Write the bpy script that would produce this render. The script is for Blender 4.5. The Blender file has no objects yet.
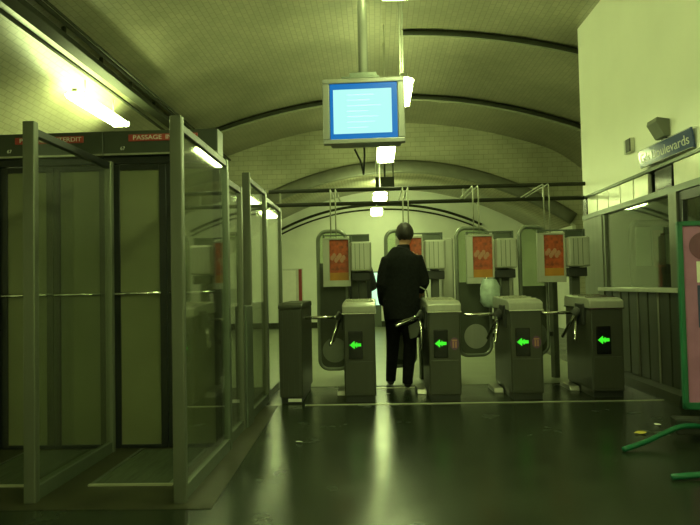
import bpy, bmesh, math, random
from mathutils import Vector, Matrix, noise
random.seed(7)
PI = math.pi
sc = bpy.context.scene
C = sc.collection

# ---------------------------------------------------------------- camera
cam_d = bpy.data.cameras.new('camera')
cam = bpy.data.objects.new('camera', cam_d); C.objects.link(cam); sc.camera = cam
cam_d.sensor_width = 36.0
cam_d.lens = 650.0 / 700.0 * 36.0
cam_d.clip_start = 0.05
cam.location = (0, 0, 1.15)
cam.rotation_mode = 'QUATERNION'
cam.rotation_quaternion = (Matrix.Rotation(math.radians(2.16), 4, 'Z') @
                           Matrix.Rotation(math.radians(92.03), 4, 'X') @
                           Matrix.Rotation(math.radians(-1.2), 4, 'Z')).to_quaternion()
# ---------------------------------------------------------------- world, exposure
w = bpy.data.worlds.new('world'); sc.world = w; w.use_nodes = True
w.node_tree.nodes['Background'].inputs[0].default_value = (0.8, 1.0, 0.4, 1)
w.node_tree.nodes['Background'].inputs[1].default_value = 0.02
vs = sc.view_settings
vs.view_transform = 'Standard'; vs.look = 'None'; vs.gamma = 1.0; vs.use_curve_mapping = False
vs.exposure = 0.0
LAMP = 57.0
LAMP_COL = (0.81, 1.0, 0.37)

# ---------------------------------------------------------------- materials
def mat(name, col, rough=0.5, metal=0.0, var=0.12, nscale=6.0, emit=None, estr=0.0, bump=0.0, spec=0.5, stretch=None, rvar=0.0):
    m = bpy.data.materials.new(name); m.use_nodes = True
    nt = m.node_tree; b = nt.nodes['Principled BSDF']
    b.inputs['Roughness'].default_value = rough
    b.inputs['Metallic'].default_value = metal
    b.inputs['Specular IOR Level'].default_value = spec
    tc = nt.nodes.new('ShaderNodeTexCoord'); mp = nt.nodes.new('ShaderNodeMapping')
    if stretch: mp.inputs['Scale'].default_value = stretch
    nt.links.new(tc.outputs['Object'], mp.inputs['Vector'])
    n = nt.nodes.new('ShaderNodeTexNoise'); n.inputs['Scale'].default_value = nscale; n.inputs['Detail'].default_value = 5
    nt.links.new(mp.outputs[0], n.inputs['Vector'])
    r = nt.nodes.new('ShaderNodeValToRGB'); r.color_ramp.elements[0].position = 0.3; r.color_ramp.elements[1].position = 0.7
    r.color_ramp.elements[0].color = tuple(max(0, c * (1 - var)) for c in col) + (1,)
    r.color_ramp.elements[1].color = tuple(min(1, c * (1 + var)) for c in col) + (1,)
    nt.links.new(n.outputs['Fac'], r.inputs['Fac']); nt.links.new(r.outputs['Color'], b.inputs['Base Color'])
    if emit:
        b.inputs['Emission Color'].default_value = tuple(emit) + (1,); b.inputs['Emission Strength'].default_value = estr
    if bump:
        bp = nt.nodes.new('ShaderNodeBump'); bp.inputs['Strength'].default_value = bump; bp.inputs['Distance'].default_value = 0.01
        nt.links.new(n.outputs['Fac'], bp.inputs['Height']); nt.links.new(bp.outputs[0], b.inputs['Normal'])
    if rvar:
        mr = nt.nodes.new('ShaderNodeMapRange'); mr.inputs['To Min'].default_value = rough - rvar; mr.inputs['To Max'].default_value = rough + rvar
        mr.inputs['From Min'].default_value = .3; mr.inputs['From Max'].default_value = .7
        nt.links.new(n.outputs['Fac'], mr.inputs['Value']); nt.links.new(mr.outputs[0], b.inputs['Roughness'])
    return m

def tile_mat(name, c1, c2, mortar, bw=0.15, bh=0.075, rough=0.3, bump=0.2):
    m = bpy.data.materials.new(name); m.use_nodes = True
    nt = m.node_tree; b = nt.nodes['Principled BSDF']
    tc = nt.nodes.new('ShaderNodeTexCoord')
    br = nt.nodes.new('ShaderNodeTexBrick'); br.inputs['Scale'].default_value = 1
    br.inputs['Brick Width'].default_value = bw; br.inputs['Row Height'].default_value = bh
    br.inputs['Mortar Size'].default_value = 0.006; br.inputs['Mortar Smooth'].default_value = 0.3
    br.inputs['Color1'].default_value = c1 + (1,); br.inputs['Color2'].default_value = c2 + (1,); br.inputs['Mortar'].default_value = mortar + (1,)
    nt.links.new(tc.outputs['UV'], br.inputs['Vector'])
    n = nt.nodes.new('ShaderNodeTexNoise'); n.inputs['Scale'].default_value = 0.9; n.inputs['Detail'].default_value = 6
    nt.links.new(tc.outputs['Object'], n.inputs['Vector'])
    r = nt.nodes.new('ShaderNodeValToRGB'); r.color_ramp.elements[0].position = .32; r.color_ramp.elements[1].position = .66
    r.color_ramp.elements[0].color = (.62, .62, .58, 1); r.color_ramp.elements[1].color = (1, 1, 1, 1)
    nt.links.new(n.outputs['Fac'], r.inputs['Fac'])
    mx = nt.nodes.new('ShaderNodeMix'); mx.data_type = 'RGBA'; mx.blend_type = 'MULTIPLY'; mx.inputs[0].default_value = 1
    nt.links.new(br.outputs['Color'], mx.inputs[6]); nt.links.new(r.outputs['Color'], mx.inputs[7])
    nt.links.new(mx.outputs[2], b.inputs['Base Color'])
    bp = nt.nodes.new('ShaderNodeBump'); bp.invert = True; bp.inputs['Strength'].default_value = bump; bp.inputs['Distance'].default_value = 0.004
    nt.links.new(br.outputs['Fac'], bp.inputs['Height']); nt.links.new(bp.outputs[0], b.inputs['Normal'])
    b.inputs['Roughness'].default_value = rough
    return m

def glass_mat(name, tint, rough=0.03, mixf=0.0):
    m = bpy.data.materials.new(name); m.use_nodes = True
    nt = m.node_tree; nt.nodes.remove(nt.nodes['Principled BSDF']); out = nt.nodes['Material Output']
    t = nt.nodes.new('ShaderNodeBsdfTransparent'); t.inputs[0].default_value = tint + (1,)
    g = nt.nodes.new('ShaderNodeBsdfGlossy'); g.inputs['Roughness'].default_value = rough
    n = nt.nodes.new('ShaderNodeTexNoise'); n.inputs['Scale'].default_value = 3
    tc = nt.nodes.new('ShaderNodeTexCoord'); nt.links.new(tc.outputs['Object'], n.inputs['Vector'])
    fr = nt.nodes.new('ShaderNodeFresnel'); geo = nt.nodes.new('ShaderNodeNewGeometry')
    ior = nt.nodes.new('ShaderNodeMapRange'); ior.inputs['To Min'].default_value = 1.5; ior.inputs['To Max'].default_value = 1 / 1.5
    nt.links.new(geo.outputs['Backfacing'], ior.inputs['Value']); nt.links.new(ior.outputs[0], fr.inputs[0])
    ad = nt.nodes.new('ShaderNodeMath'); ad.operation = 'ADD'; ad.inputs[1].default_value = mixf; ad.use_clamp = True
    nt.links.new(fr.outputs[0], ad.inputs[0])
    d = nt.nodes.new('ShaderNodeBsdfDiffuse'); d.inputs[0].default_value = (.4, .42, .36, 1)
    ms = nt.nodes.new('ShaderNodeMixShader'); nt.links.new(ad.outputs[0], ms.inputs[0])
    m2 = nt.nodes.new('ShaderNodeMixShader')
    mr = nt.nodes.new('ShaderNodeMapRange'); mr.inputs['To Min'].default_value = .01; mr.inputs['To Max'].default_value = .05
    nt.links.new(n.outputs['Fac'], mr.inputs['Value']); nt.links.new(mr.outputs[0], m2.inputs[0])
    nt.links.new(t.outputs[0], m2.inputs[1]); nt.links.new(d.outputs[0], m2.inputs[2])
    nt.links.new(m2.outputs[0], ms.inputs[1]); nt.links.new(g.outputs[0], ms.inputs[2])
    nt.links.new(ms.outputs[0], out.inputs[0])
    return m

M = {}
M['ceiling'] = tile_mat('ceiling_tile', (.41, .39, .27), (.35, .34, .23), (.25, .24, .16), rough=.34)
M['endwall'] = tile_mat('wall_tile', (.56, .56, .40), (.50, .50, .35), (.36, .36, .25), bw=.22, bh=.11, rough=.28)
M['farwall'] = mat('far_painted_wall', (.74, .76, .66), .5, var=.08, nscale=1.2)
M['plaster'] = mat('painted_wall', (.90, .90, .78), .38, var=.05, nscale=.8)
M['floor'] = mat('dark_floor', (.015, .020, .012), 0.25, var=.3, nscale=2.5, rvar=.03, spec=.28)
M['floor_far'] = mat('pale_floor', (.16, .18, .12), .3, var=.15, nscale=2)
M['floor_light'] = mat('worn_paving', (.026, .026, .014), .45, var=.3, nscale=5, bump=.1, spec=.3)
M['steel'] = mat('brushed_steel', (.33, .33, .27), .36, .75, var=.12, nscale=14, stretch=(1, 1, .05), rvar=.08)
M['steel_pale'] = mat('pale_steel', (.40, .41, .34), .34, .35, var=.1, nscale=10, stretch=(1, 1, .08))
M['steel_body'] = mat('turnstile_body', (.052, .056, .040), .40, .2, var=.12, nscale=9, stretch=(1, 1, .1))
M['post'] = mat('post_metal', (.13, .14, .105), .38, .5, var=.12, nscale=12, stretch=(1, 1, .06))
M['rail'] = mat('rail_metal', (.10, .12, .09), .35, .5, var=.1)
M['chrome'] = mat('chrome', (.62, .63, .56), .16, 1.0, var=.04)
M['dark'] = mat('dark_plastic', (.018, .02, .016), .4, var=.2)
M['black'] = mat('black_screen', (.006, .007, .006), .2, var=.1)
M['mullion'] = mat('dark_frame', (.006, .008, .008), .4, var=.2)
M['header'] = mat('header_panel', (.03, .037, .026), .4, .1, var=.1)
M['leaf'] = mat('door_leaf_panel', (.125, .135, .07), .38, var=.1, nscale=2)
M['red'] = mat('red_strip', (.26, .03, .025), .45, var=.1)
M['sign_text'] = mat('sign_text', (.50, .50, .46), .4, var=.03)
M['orange'] = mat('orange_poster', (.34, .055, .012), .4, var=.5, nscale=22)
M['yellow'] = mat('yellow_poster', (.40, .17, .015), .4, var=.12, nscale=12)
M['palepink'] = mat('pale_poster_figure', (.42, .20, .12), .5, var=.1)
M['bezel'] = mat('monitor_casing', (.14, .145, .125), .35, var=.04)
M['scr_blue'] = mat('screen_blue', (.004, .02, .05), .35, spec=.1, emit=(.002, .13, .45), estr=1.0)
M['scr_cyan'] = mat('screen_cyan', (.01, .02, .02), .4, spec=.05, emit=(.46, 1.0, .92), estr=1.0)
M['scr_line'] = mat('screen_text', (.2, .5, .5), .3, spec=.05, emit=(.36, .92, .88), estr=1.0)
M['lamp'] = mat('lamp_diffuser', (.8, .8, .7), .4, emit=LAMP_COL, estr=LAMP)
M['lamp_body'] = mat('lamp_housing', (.55, .56, .48), .45)
M['led'] = mat('green_led', (.02, .3, .02), .4, emit=(.06, 1.0, .03), estr=1.0)
M['lit'] = mat('lit_panel', (.5, .6, .5), .4, emit=(.55, 1.0, .72), estr=.9)
M['glass'] = glass_mat('partition_glass', (.93, .96, .90), .04, .03)
M['window'] = glass_mat('booth_glass', (.66, .76, .62), .03, .18)
M['flap_glass'] = glass_mat('flap_glass', (.80, .86, .74), .05, .02)
M['flap'] = mat('flap_grey', (.07, .08, .055), .45, var=.12)
M['flap_frame'] = mat('flap_frame_grey', (.22, .24, .19), .35, .4, var=.1)
M['panel_pale'] = mat('fascia_panel', (.70, .70, .58), .22, .2, var=.12, nscale=3)
M['booth_low'] = mat('booth_lower_panel', (.030, .034, .022), .38, .2, var=.15, stretch=(1, 1, .1), nscale=12)
M['booth_dark'] = mat('booth_interior', (.14, .17, .10), .6, var=.1)
M['blue'] = mat('blue_enamel', (.03, .055, .17), .13, var=.06)
M['grey_box'] = mat('grey_speaker', (.16, .17, .13), .5)
M['green'] = mat('green_paint', (.008, .11, .05), .35, var=.08)
M['pink'] = mat('pink_poster', (.34, .13, .26), .4, var=.15, nscale=5)
M['plum'] = mat('plum_poster', (.16, .05, .10), .4, var=.2)
M['paper'] = mat('paper', (.75, .75, .66), .6, var=.05)
M['navy'] = mat('navy_poster', (.03, .04, .12), .4)
M['yellow_paper'] = mat('yellow_paper', (.45, .36, .05), .6)
M['purple'] = mat('purple_sticker', (.13, .05, .12), .5, var=.2)
M['bag'] = mat('pale_plastic', (.42, .52, .44), .3, var=.2, nscale=20)
M['coat'] = mat('black_wool', (.009, .010, .010), .9, var=.3, nscale=30, bump=.2, spec=.1)
M['trouser'] = mat('dark_trousers', (.010, .010, .010), .9, var=.3, nscale=25, spec=.1)
M['skin'] = mat('skin', (.50, .27, .17), .5, var=.08)
M['hair'] = mat('dark_hair', (.014, .010, .008), .6, var=.4, nscale=60, bump=.5)
M['shoe'] = mat('black_shoe', (.012, .011, .010), .3)
M['greycloth'] = mat('grey_cloth', (.16, .17, .13), .8, var=.15)
M['darkcloth'] = mat('charcoal_coat', (.02, .022, .022), .85, var=.3, nscale=30)
M['mat'] = mat('ribbed_mat', (.035, .045, .025), .7, var=.4, nscale=60, stretch=(1, .1, 1), bump=.4)
M['cable'] = mat('cable_grey', (.030, .033, .020), .6, spec=.15)
M['cable_l'] = mat('conduit_pale', (.30, .31, .22), .4)
M['arch'] = mat('soffit_shade', (.16, .165, .12), .4)
M['strip'] = mat('floor_strip', (.50, .50, .38), .3, .6, var=.1)

# ---------------------------------------------------------------- mesh helpers
class MB:
    def __init__(s): s.bm = bmesh.new(); s.uv = None
    def box(s, x0, x1, y0, y1, z0, z1, bev=0.0, rot=None):
        g = bmesh.ops.create_cube(s.bm, size=1.0)
        vs_ = g['verts']
        for v in vs_:
            v.co = Vector(((x0 + x1) / 2 + v.co.x * (x1 - x0), (y0 + y1) / 2 + v.co.y * (y1 - y0), (z0 + z1) / 2 + v.co.z * (z1 - z0)))
        if bev:
            es = list({e for v in vs_ for e in v.link_edges})
            bmesh.ops.bevel(s.bm, geom=es, offset=bev, segments=2, profile=.5, affect='EDGES')
        return s
    def prism(s, poly, a0, a1, axis='x', bev=0.0):
        """poly of (u,v) extruded along axis; axis x: (y,z); axis y: (x,z); axis z: (x,y)"""
        def P(u, v, a): return {'x': (a, u, v), 'y': (u, a, v), 'z': (u, v, a)}[axis]
        A = [s.bm.verts.new(P(u, v, a0)) for u, v in poly]; B = [s.bm.verts.new(P(u, v, a1)) for u, v in poly]
        n = len(poly); fs = [s.bm.faces.new(A), s.bm.faces.new(B[::-1])]
        for i in range(n): fs.append(s.bm.faces.new((A[i], B[i], B[(i + 1) % n], A[(i + 1) % n])))
        bmesh.ops.recalc_face_normals(s.bm, faces=fs)
        if bev:
            bmesh.ops.bevel(s.bm, geom=list({e for f in fs for e in f.edges}), offset=bev, segments=2, profile=.5, affect='EDGES')
        return s
    def tube(s, pts, rad, n=12, closed=False, up=None):
        """sweep of rings; rad: number, list of numbers or list of (rx, ry)"""
        pts = [Vector(p) for p in pts]; k = len(pts)
        if not isinstance(rad, (list, tuple)): rad = [rad] * k
        rings = []; prev = None
        for i, p in enumerate(pts):
            if closed: t = (pts[(i + 1) % k] - pts[i - 1]).normalized()
            else: t = (pts[min(i + 1, k - 1)] - pts[max(i - 1, 0)]).normalized()
            if prev is None:
                ref = Vector(up) if up else (Vector((1, 0, 0)) if abs(t.x) < .8 else Vector((0, 1, 0)))
                u = (ref - t * ref.dot(t)).normalized()
            else:
                u = (prev - t * prev.dot(t)).normalized()
            prev = u; v = t.cross(u)
            r = rad[i]; rx, ry = r if isinstance(r, (list, tuple)) else (r, r)
            rings.append([s.bm.verts.new(p + u * (rx * math.cos(2 * PI * j / n)) + v * (ry * math.sin(2 * PI * j / n))) for j in range(n)])
        fs = []
        for i in range(k if closed else k - 1):
            a, b = rings[i], rings[(i + 1) % k]
            for j in range(n): fs.append(s.bm.faces.new((a[j], a[(j + 1) % n], b[(j + 1) % n], b[j])))
        if not closed:
            fs.append(s.bm.faces.new(rings[0][::-1])); fs.append(s.bm.faces.new(rings[-1]))
        bmesh.ops.recalc_face_normals(s.bm, faces=fs)
        return s
    def ball(s, c, r, seg=16, rot=None):
        g = bmesh.ops.create_uvsphere(s.bm, u_segments=seg, v_segments=max(6, seg * 2 // 3), radius=1)
        rx, ry, rz = r if isinstance(r, (list, tuple)) else (r, r, r)
        for v in g['verts']:
            q = Vector((v.co.x * rx, v.co.y * ry, v.co.z * rz))
            if rot: q = rot @ q
            v.co = q + Vector(c)
        return s
    def build(s, name, m, parent=None, smooth=False, loc=None, sub=0):
        me = bpy.data.meshes.new(name); s.bm.to_mesh(me); s.bm.free()
        me.materials.append(m)
        if smooth:
            for p in me.polygons: p.use_smooth = True
        o = bpy.data.objects.new(name, me); C.objects.link(o)
        if parent: o.parent = parent
        if loc: o.location = loc
        if smooth and sub:
            md = o.modifiers.new('s', 'SUBSURF'); md.levels = sub; md.render_levels = sub
        return o

def smooth_by_angle(o, ang=40):
    me = o.data
    for p in me.polygons: p.use_smooth = True
    me.set_sharp_from_angle(angle=math.radians(ang)) if hasattr(me, 'set_sharp_from_angle') else None
    return o
def tag(o, label=None, cat=None, group=None, kind=None):
    if label: o['label'] = label
    if cat: o['category'] = cat
    if group: o['group'] = group
    if kind: o['kind'] = kind
    return o
def thing(name, label, cat, loc=(0, 0, 0), rz=0.0, group=None):
    o = bpy.data.objects.new(name, None); C.objects.link(o); o.empty_display_size = .1
    o.location = loc; o.rotation_euler = (0, 0, rz)
    return tag(o, label, cat, group)
def struct(name, mb, m, smooth=False):
    return tag(mb.build(name, m, smooth=smooth), kind='structure')
def children(o): return [x for x in list(bpy.data.objects) if x.parent == o]
def copy_tree(o, parent=None):
    kids = children(o)
    c = o.copy(); C.objects.link(c); c.parent = parent
    for k in kids: copy_tree(k, c)
    return c
def bake(o, *mods):
    """apply a voxel remesh + smoothing through the depsgraph"""
    for t, kw in mods:
        md = o.modifiers.new('m', t)
        for k, v in kw.items(): setattr(md, k, v)
    dg = bpy.context.evaluated_depsgraph_get(); dg.update()
    me = bpy.data.meshes.new_from_object(o.evaluated_get(dg))
    o.modifiers.clear(); old = o.data; mats = list(old.materials); o.data = me
    if not me.materials:
        for m_ in mats: me.materials.append(m_)
    for p in me.polygons: p.use_smooth = True
    return o
def text_mesh(name, body, size, m, parent, loc, rot, ext=.001, align='CENTER', width=None, bold=0.0):
    cu = bpy.data.curves.new(name, 'FONT'); cu.body = body; cu.size = size; cu.extrude = ext; cu.align_x = align; cu.align_y = 'CENTER'; cu.offset = bold
    t = bpy.data.objects.new(name, cu); C.objects.link(t)
    dg = bpy.context.evaluated_depsgraph_get(); dg.update()
    me = bpy.data.meshes.new_from_object(t.evaluated_get(dg)); bpy.data.objects.remove(t)
    me.materials.clear(); me.materials.append(m)
    if width:
        xs = [v.co.x for v in me.vertices]; k = width / (max(xs) - min(xs))
        for v in me.vertices: v.co.x *= k
    o = bpy.data.objects.new(name, me); C.objects.link(o); o.parent = parent; o.location = loc; o.rotation_euler = rot
    return o

# ================================================================= STRUCTURE
XR = 2.80           # face of the right wall
YC = 8.75           # its far corner
def zc(x):
    d = abs(x - .3)
    return 4.85 - d * d / 20 - .3 * max(d - 3.6, 0) ** 2
def zc2(x, crown=3.74, cx=.5):
    d = abs(x - cx); return crown - d * d / 12.5 - .02 * max(d - 3, 0) ** 3

def vault(name, fn, x0, x1, y0, y1, m, n=72, thick=.12):
    bm = bmesh.new(); uvl = bm.loops.layers.uv.new('UVMap')
    xs = [x0 + (x1 - x0) * i / n for i in range(n + 1)]
    arc = [0]
    for i in range(n): arc.append(arc[-1] + math.hypot(xs[i + 1] - xs[i], fn(xs[i + 1]) - fn(xs[i])))
    rows = []
    for y in (y0, y1): rows.append([bm.verts.new((x, y, fn(x))) for x in xs])
    top = [[bm.verts.new((x, y, fn(x) + thick)) for x in xs] for y in (y0, y1)]
    for i in range(n):
        f = bm.faces.new((rows[0][i], rows[1][i], rows[1][i + 1], rows[0][i + 1])); f.smooth = True
        for l, (u, v) in zip(f.loops, ((arc[i], y0), (arc[i], y1), (arc[i + 1], y1), (arc[i + 1], y0))): l[uvl].uv = (v, u)
        bm.faces.new((top[0][i], top[0][i + 1], top[1][i + 1], top[1][i]))
        for k, (a, b) in enumerate(((rows[0], top[0]), (rows[1], top[1]))):
            bm.faces.new((a[i], a[i + 1], b[i + 1], b[i]) if k == 0 else (a[i + 1], a[i], b[i], b[i + 1]))
    me = bpy.data.meshes.new(name); bm.to_mesh(me); bm.free(); me.materials.append(m)
    o = bpy.data.objects.new(name, me); C.objects.link(o); return tag(o, kind='structure')

def arch_wall(name, fn_open, x0, x1, ox0, ox1, ztop_fn, y0, y1, m, n=60):
    """transverse wall between y0,y1 with an arched opening under fn_open from ox0 to ox1"""
    bm = bmesh.new(); uvl = bm.loops.layers.uv.new('UVMap')
    xs = sorted(set([x0, x1, ox0, ox1] + [x0 + (x1 - x0) * i / n for i in range(n + 1)]))
    def quad(a, b, c, d, uv):
        f = bm.faces.new([bm.verts.new(p) for p in (a, b, c, d)])
        for l, q in zip(f.loops, uv): l[uvl].uv = q
    for i in range(len(xs) - 1):
        a, b = xs[i], xs[i + 1]
        mid = (a + b) / 2; inside = ox0 < mid < ox1
        la, lb = (fn_open(a), fn_open(b)) if inside else (0, 0)
        ta, tb = ztop_fn(a), ztop_fn(b)
        for y in (y0, y1):
            quad((a, y, la), (b, y, lb), (b, y, tb), (a, y, ta), ((a, la), (b, lb), (b, tb), (a, ta)))
        if inside: quad((a, y0, la), (a, y1, la), (b, y1, lb), (b, y0, lb), ((y0, a), (y1, a), (y1, b), (y0, b)))
    for x in (ox0, ox1):
        h = fn_open(x); quad((x, y0, 0), (x, y1, 0), (x, y1, h), (x, y0, h), ((y0, 0), (y1, 0), (y1, h), (y0, h)))
    bmesh.ops.remove_doubles(bm, verts=bm.verts, dist=1e-5)
    me = bpy.data.meshes.new(name); bm.to_mesh(me); bm.free(); me.materials.append(m)
    o = bpy.data.objects.new(name, me); C.objects.link(o); return tag(o, kind='structure')

# floor
struct('floor', MB().box(-6, 6.2, -7, 19, -.12, 0), M['floor'])
p = MB(); p.prism([(-5, 3.40), (-.88, 3.40), (-.96, 6.3), (-5, 6.3)], 0, .004, 'z')
struct('trim_1', p, M['floor_light'])
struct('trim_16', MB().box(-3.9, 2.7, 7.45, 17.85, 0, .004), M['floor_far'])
# main vault and walls
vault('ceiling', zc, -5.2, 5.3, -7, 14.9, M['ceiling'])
struct('wall_left', MB().box(-5.25, -5.0, -7, 14.9, 0, 3.4), M['plaster'])
struct('wall_back', MB().box(-5, 5.3, -7.15, -7, 0, 5), M['plaster'])  # unseen wall behind the viewer, added for bounced light
def slab(x0, x1, y0, y1, z0, ztop):
    return MB().box(x0, x1, y0, y1, z0, ztop)
up = MB(); up.prism([(-7, 2.25), (YC, 2.25), (YC, zc(XR) + .05), (-7, zc(XR) + .05)], XR, XR + .15, 'x', 0)
up.box(XR, XR + .15, -7, 4.0, 0, 2.25)
struct('wall_right', up, M['plaster'])
# return wall of the booth at its far end, and the side bay beyond it
rt = MB(); rt.box(XR + .15, 5.2, YC - .15, YC, 0, 3.9); struct('wall_return', rt, M['plaster'])
struct('wall_bay', MB().box(5.05, 5.2, YC, 14.9, 0, 3.9), M['endwall'])
# end wall with big arched opening, low vault beyond, far wall
arch_wall('wall_far', lambda x: zc2(x), -5.2, 5.3, -4.0, 4.55, lambda x: zc(x) + .05, 14.8, 15.05, M['endwall'])
vault('ceiling_corridor', lambda x: zc2(x) + .02, -4.3, 5.0, 15.05, 18.0, M['ceiling'])
cl = MB().box(-4.25, -4.0, 15.05, 18, 0, 2.4).box(4.55, 4.8, 15.05, 18, 0, 2.7)
struct('wall_corridor', cl, M['farwall'])
struct('wall_end', MB().box(-4.25, 4.8, 17.9, 18.1, 0, 3.9), M['farwall'])
struct('baseboard_far', MB().box(-4.0, 4.55, 17.87, 17.9, 0, .16), M['cable'])
# arch moulding on the far wall
for k, (r0, dz, th) in enumerate(((0, 0, .035), (0, -.13, .022))):
    pts = []
    for i in range(41):
        x = -2.55 + 5.5 * i / 40
        d = x - .2; z = 3.36 - .62 * (abs(d) / 2.75) ** 2.2 + dz
        pts.append((x, 17.86, z))
    struct('trim_%d' % (2 + k), MB().tube(pts, th, 8), M['cable'], True)
# dark band painting the soffit's shade round the opening
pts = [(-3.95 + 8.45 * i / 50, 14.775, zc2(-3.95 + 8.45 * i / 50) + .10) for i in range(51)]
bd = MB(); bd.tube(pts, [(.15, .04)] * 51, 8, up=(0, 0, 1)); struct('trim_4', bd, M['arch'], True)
# ribs / conduits following the vault
def rib(name, y, x0, x1, r, m, dz=.0, n=60):
    pts = [(x0 + (x1 - x0) * i / n, y, zc(x0 + (x1 - x0) * i / n) - r - dz) for i in range(n + 1)]
    return struct(name, MB().tube(pts, r, 8), m, True)
rib('trim_5', 12.55, -4.9, 4.9, .045, M['cable'])
rib('trim_6', 12.78, -4.9, 4.9, .03, M['cable_l'])
rib('trim_7', 9.35, .45, 4.9, .04, M['cable'])
rib('trim_8', 9.50, .45, 4.9, .022, M['cable_l'])

# ================================================================= RIGHT BOOTH (fascia, window, ribbed lower wall)
Z0, Z1 = 2.01, 2.25
fb = MB(); fb.box(XR - .02, XR + .12, 4.0, YC, Z0 - .06, Z0); fb.box(XR - .02, XR + .1, 4.0, YC, Z1 - .02, Z1 + .01)
struct('trim_9', fb, M['rail'])
fp = MB(); y = YC - .16
edges = [8.59]
while edges[-1] > 6.75: edges.append(edges[-1] - .38)
for a, b in zip(edges[:-1], edges[1:]): fp.box(XR, XR + .04, b + .012, a - .012, Z0, Z1 - .02, .004)
fp.box(XR, XR + .04, 4.05, 6.13, Z0, Z1 - .02, .004)
struct('trim_10', fp, M['panel_pale'])
dk = MB(); dk.box(XR + .01, XR + .05, 6.2, 6.56, Z0, Z1 - .02, .004); dk.box(XR - .005, XR + .05, 8.6, YC, Z0 - .05, Z1 - .02); struct('trim_11', dk, M['black'])
# window frame, sill, mullions
wf = MB()
wf.box(XR - .01, XR + .09, 8.05, YC, 0, Z0 - .06)         # pale jamb at the far end
wf.box(XR - .02, XR + .08, 6.06, 6.22, 1.02, Z0 - .06)
wf.box(XR + .0, XR + .06, 7.98, 8.05, 1.06, Z0 - .06)
wf.box(XR + .0, XR + .06, 4.0, 4.06, .0, Z0 - .06)
struct('window_frame', wf, M['post']); 
tag(bpy.data.objects['window_frame'], kind='structure'); bpy.data.objects['window_frame'].name = 'window_1'
struct('window_2', MB().box(XR + .025, XR + .04, 6.22, 7.98, 1.06, Z0 - .06), M['window'])
struct('trim_12', MB().box(XR - .07, XR + .1, 6.0, 8.1, 1.02, 1.065, .006), M['steel_pale'])
# glazed door next to the window
dr = MB(); dr.box(XR, XR + .05, 4.06, 6.06, 1.86, 2.0); dr.box(XR, XR + .05, 5.98, 6.06, 0, 1.86); dr.box(XR, XR + .05, 5.0, 5.08, 0, 1.86); dr.box(XR, XR + .05, 5.08, 5.98, 0, .14); dr.box(XR, XR + .05, 4.06, 5.0, 0, .9)
struct('door_1', dr, M['mullion'])
struct('window_3', MB().box(XR + .02, XR + .03, 5.08, 5.98, .14, 1.86).box(XR + .02, XR + .03, 4.06, 5.0, .9, 1.86), M['window'])
# ribbed lower wall and plinth
lw = MB(); y = 6.06
while y < 8.0:
    lw.box(XR, XR + .05, y + .012, min(y + .25, 8.05) - .012, .12, 1.02, .006); y += .25
lw.box(XR + .02, XR + .06, 6.06, 8.05, .1, 1.02)
struct('wall_booth', lw, M['booth_low'])
ls = MB(); y = 6.06
while y < 8.0:
    ls.tube([(XR - .004, y, .12), (XR - .004, y, 1.02)], .010, 8); y += .5
struct('trim_13', ls, M['steel'])
struct('baseboard_right', MB().prism([(XR - .09, 0), (XR - .07, .09), (XR, .12), (XR + .05, .12), (XR + .05, 0)], 6.0, 8.75, 'y'), M['booth_low'])
# room inside the booth
bi = MB(); bi.box(5.0, 5.05, 4.0, YC - .15, 0, 2.6); bi.box(XR + .15, 5.05, 3.95, 4.0, 0, 2.6); struct('wall_booth_back', bi, M['booth_dark'])
struct('ceiling_booth', MB().box(XR + .15, 5.05, 3.95, YC - .15, 2.6, 2.65), M['booth_dark'])

t = thing('counter', 'dark counter inside the glazed booth behind the window', 'counter', (3.55, 7.9, 0))
MB().box(-.55, .9, -.3, .45, .98, 1.03, .006).build('worktop', M['dark'], t)
MB().box(-.5, .85, -.22, .42, 0, .98).build('front_panel', M['booth_low'], t)
t = thing('gate_reflection', 'dark round-cornered rack with orange strip, in place of the gates mirrored in the booth window', 'reflection', (3.33, 7.85, 1.03))  # object added to imitate the gates' reflection in the window
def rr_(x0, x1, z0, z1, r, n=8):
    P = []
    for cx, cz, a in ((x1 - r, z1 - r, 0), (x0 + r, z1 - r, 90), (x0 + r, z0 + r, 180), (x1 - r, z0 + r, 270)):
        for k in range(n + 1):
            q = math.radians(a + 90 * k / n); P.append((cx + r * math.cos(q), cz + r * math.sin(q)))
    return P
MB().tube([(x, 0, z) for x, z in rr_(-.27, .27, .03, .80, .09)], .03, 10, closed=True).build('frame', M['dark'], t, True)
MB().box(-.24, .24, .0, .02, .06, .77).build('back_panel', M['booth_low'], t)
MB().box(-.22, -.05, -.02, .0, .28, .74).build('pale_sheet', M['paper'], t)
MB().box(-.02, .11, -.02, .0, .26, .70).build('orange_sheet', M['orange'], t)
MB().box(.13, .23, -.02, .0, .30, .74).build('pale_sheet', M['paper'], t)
# ================================================================= CEILING RAIL on the left, gantry, lamps
t = thing('cable_tray', 'long dark cable tray with pipes running along the left of the vaulted ceiling', 'cable tray', (-3.45, 3.0, zc(-3.45)))
b = MB(); b.box(-.11, .06, 0, 11.75, -.17, -.10, .006)
b.box(-.30, -.24, 0, 11.75, -.16, -.10, .006)
for yy in range(0, 12): b.box(-.02, .02, yy + .1, yy + .14, -.10, .0)
b.build('tray', M['cable'], t)
for dx, r, mm, dz in ((.13, .025, 'cable', -.06), (.19, .016, 'cable', -.05), (-.18, .022, 'cable', -.08)):
    q = MB(); q.tube([(dx, 0, dz), (dx, 11.75, dz)], r, 10)
    q.build('pipe', M[mm], t, True)

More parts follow.
